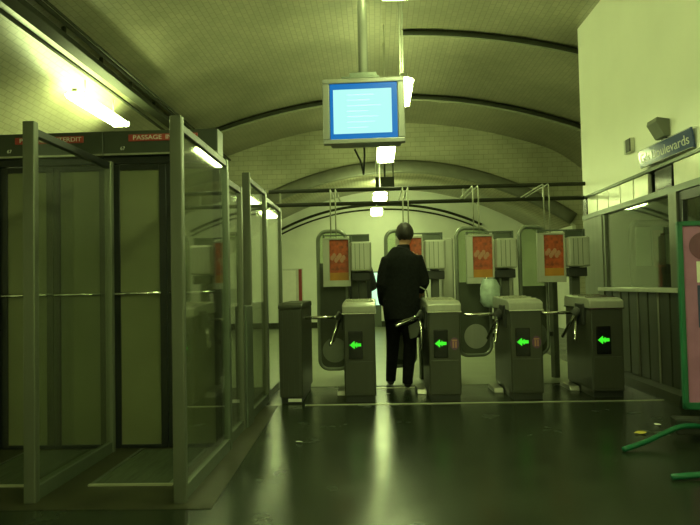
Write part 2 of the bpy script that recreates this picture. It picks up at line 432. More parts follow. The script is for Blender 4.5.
# gantry of two pipes across the hall
g = thing('pipe_gantry', 'pair of dark horizontal pipes spanning the hall above the gates', 'pipe', (.75, 8.66, 2.4))
for z in (.03, -.155):
    MB().tube([(-2.15, 0, z), (2.05, 0, z - .0)], .026, 12).build('pipe', M['cable'], g, True)
for x in (-2.0, -.55, .45, 1.5):
    MB().box(x - .012, x + .012, -.012, .012, -.155, .03).build('bracket', M['cable_l'], g)

def lamp(name, label, loc, L, W, rz=0, hang=0.0, group='fluorescent ceiling lamps', rods=True):
    t = thing(name, label, 'lamp', loc, rz, group)
    h = MB(); h.box(-.035, .035, -L / 2, L / 2, .03, .07, .004); h.build('housing', M['lamp_body'], t)
    MB().prism([(-W / 2, .0), (-W / 2 + .03, -.05), (W / 2 - .03, -.05), (W / 2, 0), (W / 2 - .05, .03), (-W / 2 + .05, .03)], -L / 2 + .01, L / 2 - .01, 'y', .004).build('diffuser', M['lamp'], t)
    for s in (-1, 1):
        MB().box(-W / 2, W / 2, s * (L / 2 - .03) - .015 * (s < 0) , s * (L / 2 - .03) + .015 * (s > 0), -.052, 0.03, .003).build('end_cap', M['lamp_body'], t)
    if hang > .05:
        for s in (-1, 1): MB().tube([(0, s * L * .3, .06), (0, s * L * .3, hang)], .009, 8).build('hanger', M['lamp_body'], t, True)
    return t
G = 'fluorescent ceiling lamps'
for y, x, z, L, lab in ((3.74, .22, 3.11, 1.2, 'hanging fluorescent lamp cut by the top edge of the photo'),
                     (6.68, .325, 3.14, .8, 'hanging fluorescent lamp just right of the monitor, partly behind it'),
                     (9.5, .205, 3.10, 1.2, 'hanging fluorescent lamp directly below the monitor in the photo'),
                     (12.0, .13, 2.78, .9, 'upper and nearer lamp of the close pair above the man'),
                     (14.2, .07, 2.76, .9, 'lower and farther lamp of the close pair above the man')):
    lamp('ceiling_lamp', lab, (x, y, z), L, .20 if 6 < y < 7 else .26, hang=zc(x) - z, group=None)
lamp('ceiling_lamp', 'fluorescent lamp inside the low vault beyond the far arch', (.16, 16.6, 3.38), .9, .2, hang=.3, group=None)
lamp('ceiling_lamp', 'big bright fluorescent lamp on the ceiling above the exit doors', (-3.78, 8.85, 3.67), 1.55, .26, hang=.27, group=None)
# unseen lamps added behind the viewer for light, continuing the run
for y in (.7, -2.3, -5.3):
    lamp('ceiling_lamp', 'unseen fluorescent lamp added behind the viewer to light the hall', (.30, y, 3.11), 1.2, .26, hang=zc(.30) - 3.11, group='added lamps behind the viewer')

# junction boxes hung near the far lamp
t = thing('junction_box', 'dark box hanging beside the lamp over the far arch', 'box', (.36, 13.9, 3.35))
MB().box(-.30, .10, -.1, .1, -.12, .10, .01).build('body', M['cable'], t)
MB().tube([(-.1, 0, .1), (-.1, 0, zc(.26) - 3.35)], .02, 8).build('hanger', M['cable'], t, True)
MB().tube([(.08, 0, .1), (.08, 0, zc(.44) - 3.35)], .012, 8).build('hanger', M['cable'], t, True)

# ================================================================= MONITOR
tv = thing('information_monitor', 'boxy pale monitor with glowing cyan screen hanging from ceiling pole', 'monitor', (-.055, 4.7, 2.425), math.radians(-2))
bz = MB()   # bezel ring
W, H = .30, .24
for (a0, a1, c0, c1) in ((-W, W, .205, H), (-W, W, -H, -.205), (-W, -.25, -.205, .205), (.25, W, -.205, .205)):
    bz.box(a0, a1, 0, .06, c0, c1, .006)
bz.build('bezel', M['bezel'], tv)
cs = MB(); cs.box(-.275, .275, .05, .34, -.205, .225, .02); cs.prism([(.34, -.2), (.34, .2), (.46, .12), (.46, -.14)], -.2, .2, 'x', .01); cs.build('casing', M['bezel'], tv)
MB().box(-.246, .246, .012, .05, -.206, .206).build('screen', M['scr_blue'], tv)
pn = MB().box(-.222, .205, .006, .013, -.165, .160).build('picture', M['scr_cyan'], tv)
tl = MB()
for i in range(7): tl.box(-.12 - .0 * i, .02 + .16 * random.random(), .004, .0062, .115 - i * .04, .122 - i * .04)
tl.build('text_line', M['scr_line'], tv)
br = MB(); br.box(-.16, .12, .02, .22, .245, .262, .004); br.box(-.10, .10, .03, .2, .262, .292, .004); br.build('bracket', M['rail'], tv)
MB().tube([(-.0, .1, .29), (0, .1, zc(0) - 2.42 + .02)], .036, 16).build('pole', M['steel_pale'], tv, True)
cb = MB(); cb.tube([(-.02, .38, -.10), (-.02, .42, -.25), (-.03, .40, -.40), (-.05, .36, -.30), (-.09, .3, -.22)], .008, 8); cb.build('cable', M['dark'], tv, True)

# ================================================================= TURNSTILES
def make_turnstile():
    t = thing('turnstile', '', 'turnstile')
    w = .155
    MB().box(-w + .012, w - .012, .02, 0.83, 0, .065).build('plinth', M['dark'], t)
    bd = MB(); bd.prism([(0, .06), (0, .875), (.85, .875), (.85, .06)], -w, w, 'x', .012)
    bd.build('body', M['steel_body'], t)
    pn = MB(); pn.box(-w + .02, w - .02, -.006, .004, .09, .40, .003); pn.build('access_panel', M['steel_body'], t)
    hd = MB(); hd.prism([(-.012, .875), (-.012, .95), (.10, .975), (.82, 1.0), (.86, .96), (.86, .875)], -w - .012, w + .012, 'x', .012)
    hd.build('top_cap', M['steel_pale'], t)
    for k in range(3): MB().box(-w + .01, w - .01, .16 + k * .22, .19 + k * .22, .972 + k * .008, .990 + k * .008, .003).build('validator_strip', M['chrome'], t)
    ln = MB().box(-w - .014, w + .014, -.016, .86, .868, .878); ln.build('edge_trim', M['chrome'], t)
    dp = MB(); dp.box(-.108, .032, -.010, .01, .425, .70, .006); d = dp.build('display', M['black'], t)
    # left pointing arrow made of dots of light
    a = MB(); cx, cz, s = -.038, .565, .058
    pts = []
    pat = ["...X.....", "..XX.X...", ".XXXXXXXX", "XXXXXXXXX", ".XXXXXXXX", "..XX.X...", "...X....."]
    for j, row in enumerate(pat):
        for i, ch in enumerate(row):
            if ch == 'X': a.box(cx - s + i * .0125, cx - s + i * .0125 + .0108, -.013, -.009, cz + .036 - j * .0105 - .009, cz + .036 - j * .0105)
    a.build('arrow_light', M['led'], d)
    # hub and three arms on the left flank
    hb = MB(); hb.box(-w - .03, -w + .01, .16, .42, .70, .92, .01); hb.tube([(-w - .02, .29, .85), (-w - .075, .29, .795)], [.06, .045], 16); h = hb.build('hub', M['dark'], t)
    c = Vector((-w - .05, .29, .825)); ax = Vector((-1, 0, -1)).normalized()
    for k in range(3):
        R_ = Matrix.Rotation(2 * PI * k / 3, 3, ax); v = R_ @ Vector((-1, 0, 0))
        L = .36
        a_ = MB().tube([(0, 0, 0), (-L * .97, 0, 0), (-L, 0, 0)], [.017, .017, .009], 12).build('arm', M['chrome'], t, True, loc=c)
        a_.rotation_mode = 'QUATERNION'; a_.rotation_quaternion = R_.to_quaternion()
    # foot - steel wedge low on the left flank
    ft = MB(); ft.prism([(.42, 0), (.44, .05), (.78, .05), (.82, .0)], -w - .10, -w, 'x', .006); ft.build('floor_wedge', M['steel'], t)
    return t
ts = make_turnstile()
TX = (-.165, .67, 1.47, 2.27); TY = (6.42, 6.42, 6.44, 6.50)
labs = ('steel turnstile with green arrow, left of the walking man',
        'steel turnstile with green arrow, just right of the walking man',
        'steel turnstile with green arrow, second from the booth on the right',
        'steel turnstile with green arrow, nearest to the booth wall')
TS = []
for i, (x, y) in enumerate(zip(TX, TY)):
    o = ts if i == 0 else copy_tree(ts)
    o.location = (x, y, 0); o['label'] = labs[i]; TS.append(o)
TURN = Matrix.Rotation(PI / 3, 3, Vector((-1, 0, -1)).normalized()).to_quaternion()
for k in children(TS[1]):
    if k.name.startswith('arm'): k.rotation_quaternion = TURN @ k.rotation_quaternion     # the man has pushed the arms round
for i in (1, 2):
    s = MB(); s.tube([(.095, -.003, .56), (.095, .004, .56)], [(.044, .062)] * 2, 20, up=(1, 0, 0)); q = s.build('sticker', M['purple'], TS[i]); tag(q, 'purple sticker')
    s2 = MB(); s2.box(.07, .12, -.006, -.002, .585, .60).box(.075, .09, -.006, -.002, .52, .58).box(.10, .115, -.006, -.002, .52, .58); s2.build('pictogram', M['palepink'], q)
# end console on the left of the row
t = thing('end_console', 'plain steel end console without a display, leftmost of the gate row', 'barrier', (-.845, 6.40, 0))
MB().box(-.10, .10, .02, .95, 0, .065).build('plinth', M['dark'], t)
MB().box(-.115, .115, 0, 1.0, .06, .93, .012).build('body', M['steel_body'], t)
c_ = MB(); c_.prism([(-.01, .93), (-.01, .965), (.08, .99), (.95, .99), (1.01, .93)], -.12, .12, 'x', .01); c_.build('top_cap', M['steel_body'], t)
q = MB()
for x in (-.08, -.03, .03, .08): q.box(x - .006, x + .006, -.006, .004, .1, .9)
q.build('rib', M['steel_body'], t)
q = MB(); q.box(-.03, .10, -.004, .01, .02, .05); q.build('badge', M['paper'], t)

# ================================================================= CABINETS behind the turnstiles
def make_cabinet():
    t = thing('gate_cabinet', '', 'cabinet')
    MB().box(-.02, .07, .10, .22, 0, 1.68, .006).build('post', M['flap'], t)
    bx = MB(); bx.box(-.105, .13, -.10, .16, 1.31, 1.645, .02); bx.build('housing', M['steel_pale'], t)
    sl = MB()
    for k in range(3): sl.box(-.055 + k * .05, -.049 + k * .05, -.103, -.098, 1.33, 1.625)
    sl.build('seam', M['rail'], t)
    MB().box(-.10, .12, -.02, .12, 1.20, 1.30, .01).build('reader', M['dark'], t)
    fr = MB()
    x0, x1, z0, z1 = -.425, -.11, 1.14, 1.70
    fr.box(x0, x1, 0, .06, z1 - .022, z1, .004); fr.box(x0, x1, 0, .06, z0, z0 + .07, .004)
    fr.box(x0, x0 + .075, 0, .06, z0 + .07, z1 - .022, .004); fr.box(x1 - .02, x1, 0, .06, z0 + .07, z1 - .022, .004)
    fr.box(x0 + .01, x1 - .01, .04, .055, z0 + .05, z1 - .01)
    f = fr.build('poster_frame', M['steel_pale'], t)
    p0, p1 = x0 + .077, x1 - .022
    po = MB().box(p0, p1, .012, .04, 1.30, z1 - .024).build('poster', M['orange'], f)
    tag(MB().box(p0, p1, .012, .04, 1.212, 1.30).build('poster_band', M['yellow'], f), 'yellow lower band of the poster')
    fg = MB()
    for k in range(7): fg.tube([(p0 + .03 + .022 * k, .008, 1.47 + .03 * math.sin(k * 2.1)), (p0 + .03 + .022 * k, .0115, 1.47 + .03 * math.sin(k * 2.1))], [(.022, .03)] * 2, 10, up=(1, 0, 0))
    fg.build('poster_figure', M['palepink'], f)
    tp = MB(); tp.box(-.40, .10, .02, .05, 1.72, 1.735).box(-.12, -.09, .0, .05, 1.64, 1.72).box(.09, .11, .0, .05, 1.645, 1.735).box(-.425, -.40, .0, .05, 1.70, 1.735).box(-.09, .09, .05, .07, 1.64, 1.72)
    tp.build('top_bracket', M['rail'], t)
    for x in (-.33, -.27): MB().tube([(x, .03, 1.70), (x, .03, 2.24), (x, .06, 2.262), (x, 1.16, 2.262)], .008, 8).build('hanger_rod', M['cable_l'], t, True)
    return t
cb = make_cabinet()
clabs = ('gate cabinet with orange poster, left of the walking man', 'gate cabinet mostly hidden behind the walking man',
         'gate cabinet with orange poster, second from the right', 'gate cabinet with orange poster, rightmost, beside the booth')
for i, x in enumerate(TX):
    o = cb if i == 0 else copy_tree(cb)
    o.location = (x, 7.42 + (.22 if False else 0), 0); o['label'] = clabs[i]
# swing flaps
def rr(x0, x1, z0, z1, r, n=8):
    P = []
    for cx, cz, a in ((x1 - r, z1 - r, 0), (x0 + r, z1 - r, 90), (x0 + r, z0 + r, 180), (x1 - r, z0 + r, 270)):
        for k in range(n + 1):
            q = math.radians(a + 90 * k / n); P.append((cx + r * math.cos(q), cz + r * math.sin(q)))
    return P
def make_flap(W, zb, zs):
    t = thing('gate_flap', '', 'gate flap')
    P = rr(0, W, zb, 1.80, .11)
    MB().tube([(x, 0, z) for x, z in P], .024, 10, closed=True).build('frame', M['flap_frame'], t, True)
    Q = rr(.02, W - .02, zb + .02, 1.78, .09)
    lo = [(x, z) for x, z in Q if z < zs] + [(.02, zs), (W - .02, zs)]
    mz = (zb + zs) / 2; lo = sorted(lo, key=lambda q: math.atan2(q[1] - mz, q[0] - W / 2))
    MB().prism(lo, -.014, .014, 'y').build('lower_panel', M['flap'], t)
    hi = [(x, z) for x, z in Q if z > zs] + [(.02, zs), (W - .02, zs)]
    mz = (1.8 + zs) / 2; hi = sorted(hi, key=lambda q: math.atan2(q[1] - mz, q[0] - W / 2))
    MB().prism(hi, -.005, .005, 'y').build('glass_pane', M['flap_glass'], t)
    MB().tube([(W / 2 + .01, -.022, zb + .22), (W / 2 + .01, -.013, zb + .22)], [.145, .145], 28).build('round_plate', M['flap_frame'], t)
    MB().box(W + .06, W + .13, -.04, .04, 0, 1.55, .006).build('hinge_post', M['flap'], t)
    for z in (.5, 1.25): MB().box(W - .01, W + .08, -.016, .016, z, z + .05).build('hinge', M['dark'], t)
    return t
FP = (('tall swing gate flap with rounded frame, left of the walking man', -.67, 7.72, 0, .34, .17, 1.42),
      ('tall swing gate flap hidden behind the walking man', .14, 7.85, math.radians(15), .34, .17, 1.42),
      ('tall swing gate flap with pale round plate, right of the man', .97, 7.72, math.radians(12), .40, .30, 1.16),
      ('tall swing gate flap with rounded frame nearest the booth', 1.71, 7.72, math.radians(22), .36, .30, 1.10))
FL = []
for lab, x, y, r, W_, zb_, zs_ in FP:
    o = make_flap(W_, zb_, zs_); o.location = (x, y, 0); o.rotation_euler = (0, 0, r); o['label'] = lab; FL.append(o)
for k in children(FL[2]):
    if k.name.startswith('round_plate'):
        k.data.materials[0] = M['steel_pale']; k['label'] = 'pale round plate'
for x, lab in ((.88, 'pale steel pillar between the man and the middle orange poster'), (1.59, 'pale steel pillar behind the middle gate cabinet')):
    t = thing('gate_pillar', lab, 'pillar', (x, 8.0, 0))
    MB().box(-.075, .075, -.12, .12, 0.06, 1.70, .02).build('shaft', M['steel_pale'], t)
    MB().box(-.085, .085, -.13, .13, 0, .06, .005).build('base', M['dark'], t)

# crumpled bag under the third cabinet
t = thing('plastic_bag', 'pale crumpled plastic bag hanging below the second orange poster from right', 'bag', (1.285, 7.36, 1.20))
bg = bmesh.new(); n = 22; prev = None
prof = [(.055, 0), (.075, -.03), (.095, -.1), (.10, -.18), (.09, -.26), (.06, -.32), (.01, -.335)]
rings = []
for j, (r, z) in enumerate(prof):
    ring = []
    for i in range(n):
        a = 2 * PI * i / n; k = 1 + .16 * math.sin(5 * a + j) + .1 * math.sin(9 * a - 2 * j)
        ring.append(bg.verts.new((r * k * math.cos(a) * 1.05, r * k * math.sin(a) * .7, z)))
    rings.append(ring)
for a, b in zip(rings[:-1], rings[1:]):
    for i in range(n): bg.faces.new((a[i], a[(i + 1) % n], b[(i + 1) % n], b[i]))
bg.faces.new(rings[-1][::-1]); mb = MB(); mb.bm.free(); mb.bm = bg
bmesh.ops.recalc_face_normals(bg, faces=bg.faces)
mb.build('sack', M['bag'], t, True)
MB().tube([(.06 * math.cos(a * PI / 8), .042 * math.sin(a * PI / 8), 0) for a in range(16)], .006, 6, closed=True).build('ring', M['chrome'], t, True)

# lit panel and red-framed board on far wall
t = thing('lit_panel', 'bright narrow lit panel far beyond gates left of the man', 'lit panel', (.02, 17.84, .5))
MB().box(-.14, .14, 0, .05, -.5, 1.02, .006).build('frame', M['rail'], t)
MB().box(-.11, .11, -.008, .01, .10, .99, .003).build('light', M['lit'], t)
t = thing('wall_poster', 'red-edged poster on far wall above the left end console', 'poster', (-2.2, 17.86, .6))
MB().box(-.50, .22, 0, .03, 0, 1.05, .004).build('frame', M['lamp_body'], t)
MB().box(-.48, .02, -.006, .0, .03, 1.0).build('sheet', M['paper'], t)
MB().box(.10, .19, -.008, .0, .02, 1.03).build('edge_stripe', M['red'], t)

# floor strips
struct('trim_14', MB().box(-.70, 2.75, 6.30, 6.33, 0, .006), M['strip'])
struct('trim_15', MB().box(-.2, .55, 7.28, 7.31, 0, .006), M['strip'])

# ================================================================= GLASS PARTITIONS and EXIT DOORS
def partition(label, x, y0, y1, h, posts=(0, 1), pw=.068, deep=.05, dark_end=False):
    t = thing('glass_partition', label, 'glass partition', (x, y0, 0))
    L = y1 - y0
    if 0 in posts: MB().box(-pw / 2, pw / 2, 0, deep, 0, h, .006).build('post', M['post'], t)
    if 1 in posts: MB().box(-.025, .025, L - .05, L, 0, h - .02, .005).build('post', M['rail'] if dark_end else M['post'], t)
    MB().box(-.02, .02, deep if 0 in posts else 0, L - .05, h - .075, h - .03, .004).build('top_rail', M['mullion'], t)
    MB().box(-.02, .02, deep if 0 in posts else 0, L - .05, .0, .08, .004).build('bottom_rail', M['rail'], t)
    MB().box(-.005, .005, deep if 0 in posts else 0, L - .05, .08, h - .075).build('glass_pane', M['glass'], t)
    return t
partition('glass partition with tall pale post, nearer the left edge of the photo', -1.90, 3.50, 4.62, 2.10)
pr = partition('glass partition with tall pale post, just right of the exit doors', -1.07, 3.48, 4.66, 2.10, dark_end=True)
MB().tube([(-.022, .06, 2.04), (-.022, 1.12, 2.04)], .012, 8).build('rail_tube', M['steel_pale'], pr, True)
partition('short glass panel joining the tall posts to the gate barrier', -1.10, 4.72, 5.30, 2.0)
p3 = partition('far taller glass partition standing beside the end console', -1.11, 5.62, 6.55, 2.16)
partition('farthest glass partition ending under the pipe gantry', -1.13, 6.60, 7.75, 2.12)
t = tag(MB().box(-1.16, -1.06, 5.33, 5.59, 0, 1.0, .01).build('low_bollard_panel', M['rail']), 'low dark panel filling the gap between two glass partitions', 'panel')

# exit gates: two pairs of leaves with header and red sign
def make_exit():
    t = thing('exit_gate', '', 'exit door')
    W2 = .40
    fr = MB(); fr.box(-W2 - .044, -W2 + .003, 0, .09, 0, 2.08, .002); fr.box(W2 - .004, W2, 0, .09, 0, 2.08)
    fr.box(-W2 - .044, W2, 0, .09, 2.08, 2.13, .003)
    fr.build('frame', M['mullion'], t)
    hd = MB().box(-W2 - .044, W2, -.03, .14, 2.13, 2.315, .006).build('header', M['header'], t)
    MB().box(-W2 - .04, W2 - .005, -.042, -.03, 2.135, 2.148).build('edge_trim', M['steel'], hd)
    s = MB().box(-.255, .255, -.036, -.029, 2.235, 2.285, .002).build('sign', M['red'], hd)
    text_mesh('word', 'PASSAGE', .045, M['sign_text'], s, (-.115, -.0365, 2.26), (PI / 2, 0, 0), width=.21)
    text_mesh('word', 'INTERDIT', .045, M['sign_text'], s, (.13, -.0365, 2.26), (PI / 2, 0, 0), width=.22)
    text_mesh('number', '67', .035, M['sign_text'], hd, (-.30, -.031, 2.185), (PI / 2, 0, 0))
    for s_ in (-1, 1):
        x0, x1 = (-.395, -.002) if s_ < 0 else (.002, .395)
        lf = MB()
        lf.box(x0, x0 + .05, .02, .06, .004, 2.075, .003); lf.box(x1 - .05, x1, .02, .06, .004, 2.075, .003)
        lf.box(x0 + .05, x1 - .05, .02, .06, 2.035, 2.075, .003); lf.box(x0 + .05, x1 - .05, .02, .06, .004, .03, .003)
        l = lf.build('leaf', M['mullion'], t)
        MB().box(x0 + .05, x1 - .05, .03, .05, .03, 2.035).build('panel', M['leaf'], l)
        pb = MB(); pb.tube([(x0 + .03, -.02, 1.125), (x1 - .03, -.02, 1.125)], .012, 10)
        for xx in (x0 + .05, x1 - .05): pb.tube([(xx, -.02, 1.125), (xx, .03, 1.125)], .008, 8)
        pb.build('push_bar', M['chrome'], l, True)
    hn = MB()
    for xx in (-.425, -.395): hn.tube([(xx, -.03, .84), (xx, -.03, 1.02)], .008, 8)
    for z in (.87, .99):
        hn.box(-.43, -.39, -.03, .01, z, z + .012)
    hn.build('pull_handle', M['chrome'], t, True)
    return t
ex = make_exit()
for i, (x, lab) in enumerate(((-1.52, 'exit door pair with red warning sign, between the two tall pale posts'),
                              (-2.365, 'exit door pair with red warning sign, behind the leftmost post'),
                              (-3.21, 'exit door pair cut off by left edge of the photo'))):
    o = ex if i == 0 else copy_tree(ex)
    o.location = (x, 4.68, 0); o['label'] = lab
# dark floor mats in each lane
for x, lab in ((-1.46, 'dark ribbed floor mat in front of the right exit doors'), (-2.28, 'dark ribbed floor mat at the bottom left corner lane')):
    t = thing('floor_mat', lab, 'floor mat', (x, 4.22, .004))
    MB().box(-.22, .22, -.40, .40, 0, .008).build('rubber', M['mat'], t)
    q = MB(); q.box(-.25, .25, -.425, -.40, 0, .010); q.build('edge_trim', M['strip'], t)
    for x_ in (-.235, .235): MB().box(x_ - .012, x_ + .012, -.40, .42, 0, .010).build('side_trim', M['rail'], t)

# ================================================================= THINGS ON THE RIGHT WALL
sg = thing('station_sign', 'blue enamel sign with pale lettering above the booth fascia', 'sign', (XR - .045, 6.20, 2.37))
sg.rotation_euler = (0, math.radians(-7.1), math.radians(1.8))
MB().box(-.012, .012, -.52, .52, -.09, .09, .003).build('plate', M['blue'], sg)
bdr = MB(); bdr.box(-.014, -.0125, -.515, .515, -.087, -.082).box(-.014, -.0125, -.515, .515, .082, .087); bdr.build('border', M['sign_text'], sg)
text_mesh('word', 'Gds', .125, M['sign_text'], sg, (-.0135, .38, -.005), (PI / 2, 0, -PI / 2), width=.20)
text_mesh('word', 'Boulevards', .125, M['sign_text'], sg, (-.0135, -.12, -.005), (PI / 2, 0, -PI / 2), width=.70)
t = thing('wall_speaker', 'grey wedge shaped loudspeaker on the wall above the blue sign', 'loudspeaker', (XR, 6.27, 2.575))
MB().prism([(0, .08), (-.12, .10), (-.13, .06), (-.05, -.08), (0, -.08)], -.11, .11, 'y', .006).build('cabinet', M['grey_box'], t)
MB().box(-.02, .0, -.05, .05, -.10, -.07).build('bracket', M['dark'], t)
t = thing('wall_box', 'small pale electrical box with dark front high on right wall', 'box', (XR, 7.08, 2.59))
MB().box(-.05, 0, -.09, .09, -.075, .075, .006).build('housing', M['lamp_body'], t)
MB().box(-.056, -.045, -.09, .03, -.07, .07, .003).build('front', M['dark'], t)

# ================================================================= GREEN POSTER STAND
t = thing('poster_stand', 'green framed stand with pink poster at right edge of photo', 'poster stand', (2.42, 4.72, 0), math.radians(-8))
X0, X1, A, B = -.245, .42, .22, 1.56
f = MB(); 
for (a, b, c, d) in ((X0, X0 + .035, A, B), (X1 - .035, X1, A, B), (X0, X1, B - .035, B), (X0, X1, A, A + .05)): f.box(a, b, -.02, .03, c, d, .006)
f.build('frame', M['green'], t)
pz = MB().box(X0 + .03, X1 - .03, -.008, .02, A + .04, B - .03).build('poster', M['pink'], t)
MB().tube([(-.07, -.0135, 1.38), (-.07, -.009, 1.38)], [.10, .10], 28).build('dark_circle', M['plum'], pz)
MB().box(-.125, .32, -.012, -.009, 1.12, 1.27).build('white_block', M['paper'], pz)
MB().box(-.125, .32, -.0125, -.009, .80, 1.10).build('navy_block', M['navy'], pz)
MB().box(-.31, .30, -.04, .1, .045, .155, .01).build('base', M['dark'], t)
MB().box(-.05, .05, .0, .05, .15, .24).build('stem', M['dark'], t)
for (pts) in ([(-.1, .0, .10), (-.28, -.10, .12), (-.42, -.16, .085), (-.56, -.25, .045), (-.74, -.38, .018)],
              [(.05, 0, .12), (.1, -.4, .08), (-.2, -.85, .04), (-.62, -1.0, .02)],
              [(.05, .03, .12), (.08, .3, .08), (.1, .55, .02)], [(.1, 0, .12), (.25, -.1, .06), (.34, -.2, .02)]):
    # smooth the polyline
    P = [Vector(p_) for p_ in pts]; out = []
    for k in range(len(P) - 1):
        a = P[max(k - 1, 0)]; b = P[k]; c = P[k + 1]; d = P[min(k + 2, len(P) - 1)]
        for s_ in range(6):
            u = s_ / 6; out.append(.5 * ((2 * b) + (c - a) * u + (2 * a - 5 * b + 4 * c - d) * u * u + (3 * b - a - 3 * c + d) * u ** 3))
    out.append(P[-1])
    MB().tube(out, .018, 10).build('leg', M['green'], t, True)

# litter
def scrap(label, x, y, r, m, sd):
    random.seed(sd); bm = bmesh.new(); n = 7
    vs_ = [bm.verts.new((r * (.6 + .5 * random.random()) * math.cos(2 * PI * i / n), r * (.5 + .4 * random.random()) * math.sin(2 * PI * i / n), .004 + .012 * random.random())) for i in range(n)]
    c = bm.verts.new((0, 0, .012))
    for i in range(n): bm.faces.new((vs_[i], vs_[(i + 1) % n], c))
    g_ = bmesh.ops.extrude_face_region(bm, geom=list(bm.faces)); 
    for v in [q for q in g_['geom'] if isinstance(q, bmesh.types.BMVert)]: v.co.z += .002
    bmesh.ops.recalc_face_normals(bm, faces=bm.faces)
    mb = MB(); mb.bm.free(); mb.bm = bm
    o = mb.build('paper_scrap', m); o.location = (x, y, 0); return tag(o, label, 'litter')
scrap('small white paper scrap on the open floor near the end console', -.58, 4.81, .03, M['paper'], 3)
scrap('yellow paper scrap on floor beside the green stand leg', 1.95, 4.96, .05, M['yellow_paper'], 5)
scrap('pale paper scrap on floor near booth plinth', 2.2, 5.25, .035, M['paper'], 8)

# ================================================================= PEOPLE
def person(name, label, loc, rz, P):
    """P: joint dictionary; figure faces +y"""
    t = thing(name, label, 'person', loc, rz)
    V = Vector
    hip = {s: V(P['hip' + s]) for s in 'LR'}; knee = {s: V(P['knee' + s]) for s in 'LR'}; ank = {s: V(P['ankle' + s]) for s in 'LR'}
    sh = {s: V(P['sh' + s]) for s in 'LR'}; el = {s: V(P['el' + s]) for s in 'LR'}; wr = {s: V(P['wr' + s]) for s in 'LR'}
    neck = V(P['neck']); head = V(P['head']); chest = V(P['chest']); pel = V(P['pelvis'])
    b = MB()
    b.tube([pel + V((0, 0, -.09)), pel, pel + V((0, 0, .14)), chest, chest + V((0, 0, .13)), neck + V((0, 0, -.02))],
           [(.13, .10), (.165, .12), (.14, .105), (.165, .12), (.17, .105), (.07, .065)], 20, up=(1, 0, 0))
    b.tube([neck + V((0, 0, -.06)), neck, head + V((0, 0, -.06))], [.07, .058, .055], 14)
    hr = P.get('hrot', Matrix.Identity(3))
    b.ball(head, (.082, .100, .122), 20, hr); b.ball(head + hr @ V((0, .035, -.06)), (.055, .06, .06), 14, hr)
    b.tube([head + hr @ V((0, .088, .02)), head + hr @ V((0, .112, -.018)), head + hr @ V((0, .098, -.03))], [.009, .016, .010], 8)   # nose
    b.tube([head + hr @ V((-.022, .088, -.06)), head + hr @ V((0, .098, -.058)), head + hr @ V((.022, .088, -.06))], .007, 8)  # mouth
    for s in (-1, 1):
        b.ball(head + hr @ V((s * .079, -.005, -.01)), (.010, .022, .032), 10, hr)
        b.ball(head + hr @ V((s * .031, .086, .008)), (.012, .010, .010), 8, hr)
    for s in 'LR':
        b.tube([hip[s] + V((0, 0, .05)), (hip[s] + knee[s]) / 2, knee[s], (knee[s] * .6 + ank[s] * .4), ank[s]], [.092, .078, .056, .058, .038], 14)
        ft = V(P['toe' + s]) - ank[s]
        b.tube([ank[s], ank[s] + ft * .15 + V((0, 0, -.03)), ank[s] + ft * .6 + V((0, 0, -.0)), ank[s] + ft], [.038, .042, .038, .026], 12)
        b.tube([chest.lerp(sh[s], .6), sh[s], (sh[s] + el[s]) / 2, el[s], (el[s] * .6 + wr[s] * .4), wr[s]], [.05, .058, .048, .041, .040, .028], 14)
        d = (wr[s] - el[s]).normalized(); side = d.cross(V((0, 0, 1))); side = side.normalized() if side.length > .2 else V((0, 1, 0))
        if s == 'R': palm_n = V(P.get('palmR', (-1, 0, 0)))
        else: palm_n = V(P.get('palmL', (1, 0, 0)))
        palm_n = (palm_n - d * palm_n.dot(d)).normalized(); acr = d.cross(palm_n).normalized()
        b.tube([wr[s], wr[s] + d * .03, wr[s] + d * .085], [(.022, .028), (.018, .036), (.014, .040)], 12, up=palm_n)
        for k, (o_, L) in enumerate(((-.030, .068), (-.010, .078), (.010, .072), (.029, .056))):
            r0 = wr[s] + d * .078 + acr * o_
            b.tube([r0, r0 + d * L * .45 + palm_n * .004, r0 + d * L * .78 + palm_n * .022, r0 + d * L * .9 + palm_n * .042], [.0095, .009, .008, .006], 8)
        r0 = wr[s] + d * .025 - acr * .028
        b.tube([r0, r0 + d * .03 - acr * .024 + palm_n * .01, r0 + d * .062 - acr * .026 + palm_n * .024], [.012, .011, .008], 8)
    o = b.build('body', M['skin'], t); bake(o, ('REMESH', dict(mode='VOXEL', voxel_size=.0075)), ('SMOOTH', dict(factor=.5, iterations=2)))
    # eyes
    for s in (-1, 1):
        MB().ball(head + hr @ V((s * .031, .091, .010)), (.009, .007, .006), 10, hr).build('eye', M['black'], t, True)
    # hair cap
    h = MB(); h.ball(head + hr @ V((0, -.014, .022)), (.094, .106, .118), 24, hr)
    for v in list(h.bm.verts):
        q = hr.inverted() @ (v.co - head)
        if q.y > .04 and q.z < .055: v.co = head + hr @ V((q.x * .8, .04 + (q.y - .04) * .2, max(q.z, -.03)))
        elif q.z < -.07: v.co = head + hr @ V((q.x * .85, q.y * .9, -.07 + (q.z + .07) * .2))
        v.co += V((noise.noise(v.co * 30), noise.noise(v.co * 30 + V((5, 0, 0))), noise.noise(v.co * 30 + V((9, 0, 0))))) * .008
    h.build('hair', P['hair'], t, True)
    # trousers
    tr = MB()
    for s in 'LR':
        tr.tube([hip[s] + V((0, 0, .10)), hip[s], (hip[s] + knee[s]) / 2, knee[s], (knee[s] + ank[s]) / 2, ank[s] + V((0, 0, .0)), ank[s] + V((0, 0, -.045))],
                [(.125, .12), (.112, .115), .092, .072, .066, .058, .058], 16)
    tr.tube([pel + V((0, 0, -.12)), pel, pel + V((0, 0, .1))], [(.13, .11), (.19, .145), (.17, .13)], 18, up=(1, 0, 0))
    o = tr.build('trousers', P['trouser'], t); bake(o, ('REMESH', dict(mode='VOXEL', voxel_size=.011)), ('SMOOTH', dict(factor=.5, iterations=4)))
